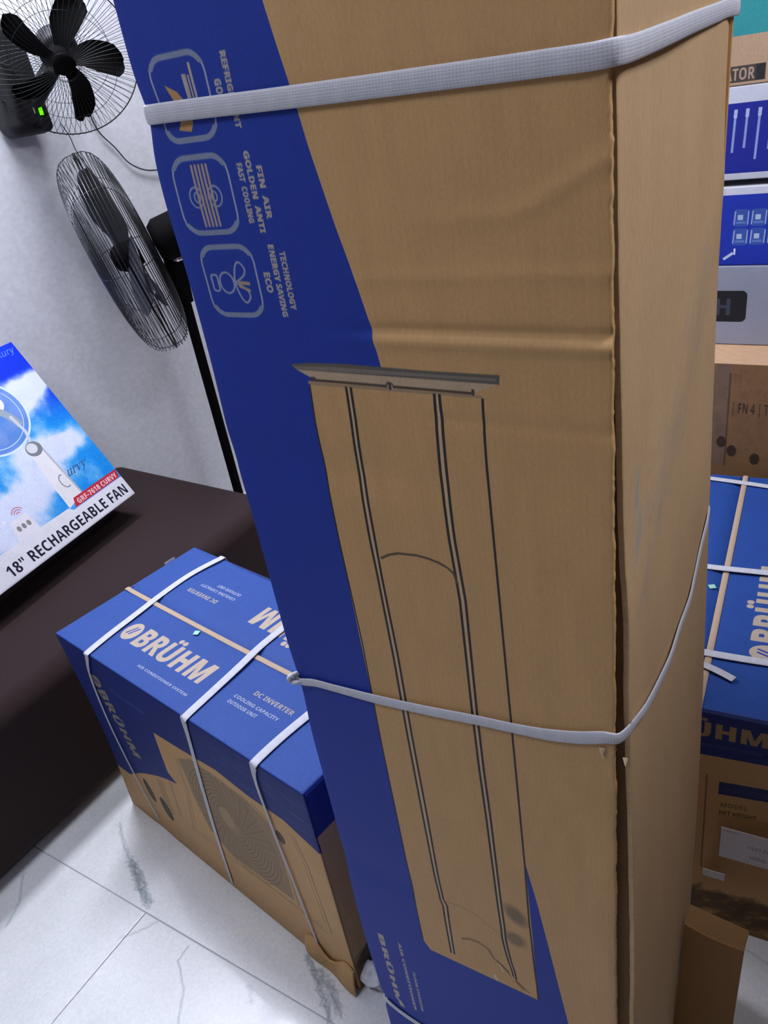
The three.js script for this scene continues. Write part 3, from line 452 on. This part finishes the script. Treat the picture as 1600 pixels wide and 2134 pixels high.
// ───────── fans ─────────
// guard of bent wires around the +z axis: radial wires plus rings, dome depth dz
function guard(r, dz, radial, rings, wr, spiral = 0, n = 2.6) {
  const gs = [], prof = (a) => V(Math.sin(a) ** (2 / n) * r, 0, dz * Math.cos(a) ** (2 / n)), A = [];
  { let L = 0, q = prof(0), acc = [[0, 0]]; for (let i = 1; i <= 400; i++) { const a = (i / 400) * Math.PI / 2, p = prof(a); L += p.distanceTo(q); q = p; acc.push([L, a]); } for (let k = 0; k <= 100; k++) A.push((acc.find(([l]) => l >= L * k / 100) || acc.at(-1))[1]); }
  const at = (f) => prof(A[Math.min(100, Math.round(f * 100))]);
  for (let i = 0; i < radial; i++) { const pts = []; for (let k = 0; k <= 10; k++) { const f = 0.14 + 0.86 * (k / 10), p = at(f); p.applyAxisAngle(V(0, 0, 1), (i / radial) * Math.PI * 2 + spiral * (1 - f)); pts.push(p); } gs.push(tube(pts, wr, 12, 4)); }
  for (const f of rings) { const p = at(f), g = new THREE.TorusGeometry(p.x, f > 0.985 ? wr * 2.4 : wr, 5, 72); g.translate(0, 0, p.z); gs.push(g); }
  return mergeGeometries(gs.map((g) => g.index ? g.toNonIndexed() : g));
}
function blade(r0, r1, w0, w1, pitch, sweep) { // curved paddle with thickness
  return shell(steps(8, 0.04), steps(10, 0.03), (u, v, k) => {
    const q = Math.min(1, v), rr = r0 + (r1 - r0) * q, w = (w0 + (w1 - w0) * smooth(0, 0.55, q)) * (q > 0.82 ? Math.sqrt(Math.max(0.02, 1 - ((q - 0.82) / 0.185) ** 2)) : 1);
    const a = (u - 0.5) * w, p = pitch * (1 - 0.35 * q), x = a * Math.cos(p) + sweep * q * q, z = a * Math.sin(p) - 0.016 * (1 - (2 * u - 1) ** 2) * q;
    const an = x / Math.max(rr, 0.03); return V(Math.sin(an) * rr, Math.cos(an) * rr, z + (k ? 0.001 : -0.001));
  });
}
function head(parent, at, dir, upv = V(0, 1, 0)) { const o = new THREE.Group(); o.position.copy(at); o.quaternion.setFromRotationMatrix(new THREE.Matrix4().lookAt(dir, V(0, 0, 0), upv)); return o; }
const bake = (g, o) => { o.updateMatrix(); return g.applyMatrix4(o.matrix); };
{ // wall fan
  const t = thing('wall_fan', 'black wall mounted fan with wire guard and lit green indicator', 'fan', [X0, 1.6, -1.66]);
  const c = V(-2.05 - X0, 1.652 - 1.6, -1.689 + 1.66), axis = V(0.72, -0.42, 0.55).normalize(), h = head(t, c, axis);
  const r = 0.205;
  const g1 = part('front_guard', bake(guard(r, 0.05, 72, [1, 0.62, 0.16], 0.0007, 0.25), h), M.wire, t); g1.userData.kind = 'stuff';
  const g2 = part('rear_guard', bake(guard(r, -0.06, 72, [1, 0.6, 0.3], 0.0007, -0.25), h), M.wire, t); g2.userData.kind = 'stuff';
  for (let i = 0; i < 5; i++) { const b = blade(0.03, 0.168, 0.045, 0.085, 0.75, 0.05); b.rotateZ(i * 1.2566 - 0.22); part('blade', bake(b, h), M.black, t); }
  const hub = new THREE.LatheGeometry([[0.0001, 0.034], [0.02, 0.032], [0.032, 0.024], [0.036, 0.008], [0.036, -0.03], [0.0001, -0.03]].map(([a, b]) => new THREE.Vector2(a, b)), 32); hub.rotateX(Math.PI / 2); part('hub', bake(hub, h), M.black, t);
  const mot = new THREE.LatheGeometry([[0.0001, -0.03], [0.045, -0.035], [0.056, -0.055], [0.056, -0.1], [0.044, -0.125], [0.0001, -0.13]].reverse().map(([a, b]) => new THREE.Vector2(a, b)), 32); mot.rotateX(Math.PI / 2); part('motor_housing', bake(mot, h), M.blackMatt, t);
  const mc = c.clone().addScaledVector(axis, -0.09);
  part('arm', tube([mc, mc.clone().add(V(-0.03, -0.03, -0.002)), V(0.07, -0.04, 0.0), V(0.05, -0.06, 0)], 0.026, 20, 12), M.blackMatt, t);
  const body = new RoundedBoxGeometry(0.09, 0.29, 0.15, 6, 0.034), p = body.attributes.position; for (let i = 0; i < p.count; i++) { const k = 1 - 0.18 * smooth(-0.02, 0.145, p.getY(i)); p.setZ(i, p.getZ(i) * k); } body.computeVertexNormals(); body.translate(0.046, 0.028, 0.028);
  const bd = part('control_body', body, M.blackMatt, t);
  part('indicator_light', new RoundedBoxGeometry(0.005, 0.027, 0.012, 2, 0.0022).translate(0.0915, -0.056, -0.004), M.led, bd, 'lit green indicator');
  part('indicator_light', new RoundedBoxGeometry(0.004, 0.016, 0.003, 2, 0.0012).translate(0.0915, -0.056, 0.018), plain(0xaab08a, 0.4), bd, 'unlit pale indicator');
  part('speed_knob', new THREE.CylinderGeometry(0.017, 0.019, 0.014, 24).rotateZ(Math.PI / 2).translate(0.096, -0.094, -0.002), M.blackMatt, bd);
  const w = (pts) => pts.map(([y, z, o]) => V(o ?? 0.006, y - 1.6, z + 1.66));
  part('power_cord', tube(w([[1.6, -1.9, 0.05], [1.52, -1.908], [1.461, -1.922], [1.404, -1.97], [1.352, -2.009], [1.32, -2.067], [1.308, -2.137], [1.3, -2.3]]), 0.0022, 50, 6), M.darkGrey, t, 'thin dark cord hanging along the wall');
  part('pull_cord', tube(w([[1.5, -1.76, 0.04], [1.46, -1.785, 0.03], [1.421, -1.806, 0.012], [1.3, -1.87, 0.006], [1.15, -1.93]]), 0.0014, 30, 6), M.darkGrey, t, 'fine cord below the body');
}
{ // pedestal fan, guard of concentric rings seen almost edge on
  const px = -1.945, pz = -1.795, t = thing('pedestal_fan', 'large black and chrome pedestal fan behind the sofa seen almost edge on', 'fan', [px, 0, pz]);
  const axis = V(-0.625, -0.21, 0.75).normalize(), c = V(-2.0 - px, 1.123, -1.668 - pz), h = head(t, c, axis), r = 0.305;
  const rings = []; for (let i = 0; i < 27; i++) rings.push(1 - i / 31);
  const dark = new THREE.MeshStandardMaterial({ color: 0x55575c, roughness: 0.25, metalness: 0.9 });
  part('front_guard', bake(guard(r, 0.098, 8, rings, 0.0013, 0, 3.4), h), dark, t).userData.kind = 'stuff';
  part('rear_guard', bake(guard(r, -0.085, 8, rings, 0.0013, 0, 3), h), M.wire, t).userData.kind = 'stuff';
  for (let i = 0; i < 3; i++) { const b = blade(0.03, 0.26, 0.07, 0.2, 0.5, 0.09); b.rotateZ(i * 2.0944 + 0.5); part('blade', bake(b, h), plain(0x3c3f47, 0.45, 0.3), t); }
  const L = (pts) => { const g = new THREE.LatheGeometry(pts.map(([a, b]) => new THREE.Vector2(a, b)), 36); g.rotateX(Math.PI / 2); return bake(g, h); };
  part('hub', L([[0.0001, -0.04], [0.04, -0.035], [0.045, 0.02], [0.03, 0.045], [0.0001, 0.05]]), M.black, t);
  part('motor_housing', L([[0.0001, -0.3], [0.04, -0.296], [0.062, -0.27], [0.068, -0.2], [0.066, -0.11], [0.05, -0.088], [0.0001, -0.086]]), M.black, t);
  const top = 1.06; const lathe = (pts) => new THREE.LatheGeometry(pts.map(([a, b]) => new THREE.Vector2(a, b)), 36);
  part('pole', lathe([[0.0001, 0.02], [0.0165, 0.02], [0.0165, top - 0.04], [0.0001, top - 0.04]]), M.black, t);
  part('neck', lathe([[0.0001, top - 0.12], [0.026, top - 0.12], [0.028, top - 0.07], [0.034, top - 0.02], [0.032, top + 0.05], [0.0001, top + 0.06]]), M.black, t);
  const ch = new THREE.MeshStandardMaterial({ color: 0xd8d9de, roughness: 0.2, metalness: 0.9 });
  part('tilt_bracket', new RoundedBoxGeometry(0.05, 0.07, 0.06, 4, 0.012).translate(0.012, top + 0.045, -0.005), ch, t, 'pale metal tilt bracket');
  part('base', lathe([[0.0001, 0], [0.2, 0], [0.205, 0.008], [0.19, 0.022], [0.06, 0.04], [0.03, 0.07], [0.0001, 0.07]]), M.black, t);
}

// ───────── stack of cartons on the right ─────────
function printed(w, h, k, seed, draw, amp = 10) { const cw = Math.round(w * k), ch = Math.round(h * k), [c, x] = canvas(cw, ch); x.setTransform(k, 0, 0, -k, 0, ch); draw(x); x.setTransform(1, 0, 0, 1, 0, 0); grain(x, cw, ch, seed, amp, k * 1000); return paper(tex(c), 0.65); }
function box(name, label, W, H, D, pos, turn, front, side, topM, topLabel) {
  const t = thing(name, label, 'box', pos, turn), b = 0.004;
  part('front_panel', board(W, H - 0.001, b, 6, 6, null, 0.002), front, t);
  part('side_panel', placed(board(D - 0.002, H - 0.001, b, 2, 2), V(W, 0, -0.001), V(0, 0, -1), V(0, 1, 0), V(1, 0, 0)), side, t);
  part('side_panel', placed(board(D - 0.002, H - 0.001, b, 2, 2), V(0, 0, -D + 0.001), V(0, 0, 1), V(0, 1, 0), V(-1, 0, 0)), side, t);
  part('back_panel', placed(board(W, H - 0.001, b, 2, 2), ...SIDES.back(W, D, H)), side, t);
  for (const k of [0, 1]) part('top_flap', placed(board(W - 0.003, D / 2 - 0.002, b, 2, 2), V(0.0015, H, -0.0015 - k * (D / 2 - 0.0005)), V(1, 0, 0), V(0, 0, -1), V(0, 1, 0)), topM, t);
  return t;
}
const txtUp = (x, s, px, py, w, size, col, f = 'bold') => { x.save(); x.translate(px, py); x.scale(1, -1); x.font = f + ' ' + size + 'px sans-serif'; x.scale(w / x.measureText(s).width, 1); x.fillStyle = col; x.fillText(s, 0, 0); x.restore(); };
{
  const XL = -0.72, tilt = (d) => -d * Math.PI / 180;
  // brown carton standing on the floor behind the strapped carton
  const brown = printed(700, 802, 1.2, 71, (x) => {
    x.fillStyle = '#8a6642'; x.fillRect(0, 0, 700, 802); x.fillStyle = '#7c6450'; x.fillRect(400, 540, 34, 262); x.fillStyle = '#5c4430'; x.fillRect(432, 540, 4, 240);
    txtUp(x, '| FN 4 | T', 440, 682, 80, 34, '#3d2c1c'); x.fillStyle = '#3d2c1c'; for (const [a, b] of [[448, 582], [500, 566], [424, 604]]) { x.beginPath(); x.ellipse(a, b, 11, 15, 0, 0, 7); x.fill(); }
    const R = rng(7); for (let i = 0; i < 120; i++) { x.globalAlpha = 0.12; x.fillStyle = R() < 0.5 ? '#5e4228' : '#a07a50'; x.fillRect(390 + R() * 200, 540 + R() * 260, 4 + R() * 20, 3 + R() * 26); } x.globalAlpha = 1;
  });
  const t1 = box('brown_carton', 'worn plain brown carton below the silver carton, behind the strapped carton', 0.7, 0.802, 0.55, [XL, 0, -1.822], tilt(0), brown, M.kraftDark, paper(kraftTexture(17, 128, 128, '#c09a78')));
  const silver = printed(700, 186, 2, 72, (x) => { x.fillStyle = '#9298ac'; x.fillRect(0, 0, 700, 186); x.fillStyle = '#10131c'; x.beginPath(); x.roundRect(190, 56, 248, 74, 12); x.fill(); txtUp(x, 'BRÜH', 250, 72, 158, 56, '#3a4250'); });
  box('silver_carton', 'silver grey printed carton with a black name badge, on the brown carton', 0.7, 0.186, 0.42, [XL, 0.803, -1.945], 0, silver, paper(kraftTexture(18, 128, 128, '#7f8498')), paper(kraftTexture(18, 128, 128, '#8a8fa0')));
  const cooker = printed(700, 170, 2, 73, (x) => {
    x.fillStyle = '#0f2fb0'; x.fillRect(0, 0, 700, 170); x.fillStyle = '#cfd3e2'; x.fillRect(0, 154, 700, 16);
    for (const [a, b] of [[396, 86], [432, 86], [396, 45], [432, 45], [468, 86], [468, 45]]) { x.fillStyle = '#3556ae'; x.beginPath(); x.roundRect(a, b, 33, 37, 6); x.fill(); x.strokeStyle = '#a9bfe8'; x.lineWidth = 2.2; x.beginPath(); x.moveTo(a + 2, b + 4); x.lineTo(a + 4, b + 33); x.moveTo(a + 30, b + 4); x.lineTo(a + 31, b + 33); x.stroke(); x.fillStyle = '#b4c8e4'; x.fillRect(a + 9, b + 14, 11, 11); x.fillStyle = '#5f7fc8'; x.fillRect(a + 6, b + 6, 20, 5); }
    x.strokeStyle = '#c7d4ee'; x.lineWidth = 6; x.beginPath(); x.moveTo(380, 14); x.lineTo(400, 28); x.stroke(); x.fillStyle = '#dbe4f6'; x.fillRect(401, 24, 4, 14);
  });
  box('blue_appliance_carton', 'blue carton with four square pictures, on the silver carton', 0.7, 0.17, 0.4, [XL, 0.99, -1.948], 0, cooker, M.blue, M.white);
  const bars = printed(700, 183, 2, 74, (x) => {
    x.fillStyle = '#0a1f96'; x.fillRect(0, 0, 700, 183); x.fillStyle = '#cfd3e2'; x.fillRect(0, 152, 700, 31); x.fillRect(0, 0, 700, 14);
    for (const [a, l] of [[378, 68], [401, 60], [425, 84], [449, 66], [473, 76], [355, 70]]) { x.fillStyle = '#b9c4e8'; x.save(); x.transform(1, 0, 0.04, 1, 0, 0); x.fillRect(a, 124, 7, 16); x.fillStyle = '#93a4da'; x.fillRect(a + 1, 124 - l, 5, l); x.restore(); }
  });
  box('blue_appliance_carton', 'blue carton printed with upright pale bars, below the teal topped carton', 0.7, 0.183, 0.4, [XL, 1.174, -1.948], 0, bars, M.blue, M.white);
  const teal = printed(700, 420, 1.6, 75, (x) => { x.fillStyle = '#c3a384'; x.fillRect(0, 0, 700, 420); x.fillStyle = '#2f9aa0'; x.fillRect(0, 90, 700, 330); x.fillStyle = '#4a4038'; x.fillRect(250, 6, 188, 30); x.fillStyle = '#23272a'; x.fillRect(420, 7, 17, 29); txtUp(x, 'REFRIGERATOR', 256, 10, 162, 30, '#b8a18c'); }, 26);
  box('teal_carton', 'teal and brown refrigerator carton on top of the right hand stack', 0.7, 0.42, 0.4, [XL, 1.358, -1.948], 0, teal, M.kraft, M.kraft);
}
// unseen carton added right of the frame: it keeps the ceiling light off the foot of the stack
box('added_shade_carton', 'unseen tall dark brown carton added to block light, right of the strapped cartons and out of view', 0.6, 1.8, 1.5, [0.36, 0, 0.1], 0, M.dimBrown, M.dimBrown, M.dimBrown);
box('brown_carton', 'unseen plain brown carton added behind the tall carton to block light, left of the labelled carton', 0.182, 1.3, 0.14, [-0.577, 0, -0.99], 0, M.kraft, M.kraft, M.kraft);  // unseen carton, added to stop light leaking onto the floor at right
// upright sheet of cardboard propped beside the tall carton
{
  const t = thing('cardboard_sheet', 'small upright brown cardboard sheet propped beside the tall carton near the floor', 'cardboard', [-0.132, 0, -0.74], -0.08);
  const g = board(0.086, 0.295, 0.005, 6, 8, (s, h) => [0, 0, -0.03 * (h / 0.295) + 0.003 * Math.sin(s * 40)]); part('sheet', g, M.kraftDark, t);
  part('folded_lip', placed(board(0.086, 0.03, 0.004, 3, 2), V(0, 0.294, -0.032), V(1, 0, 0), V(0, 0.5, -0.86).normalize(), V(0, 0.86, 0.5).normalize()), M.kraftDark, t);
}
renderer.render(scene, camera);
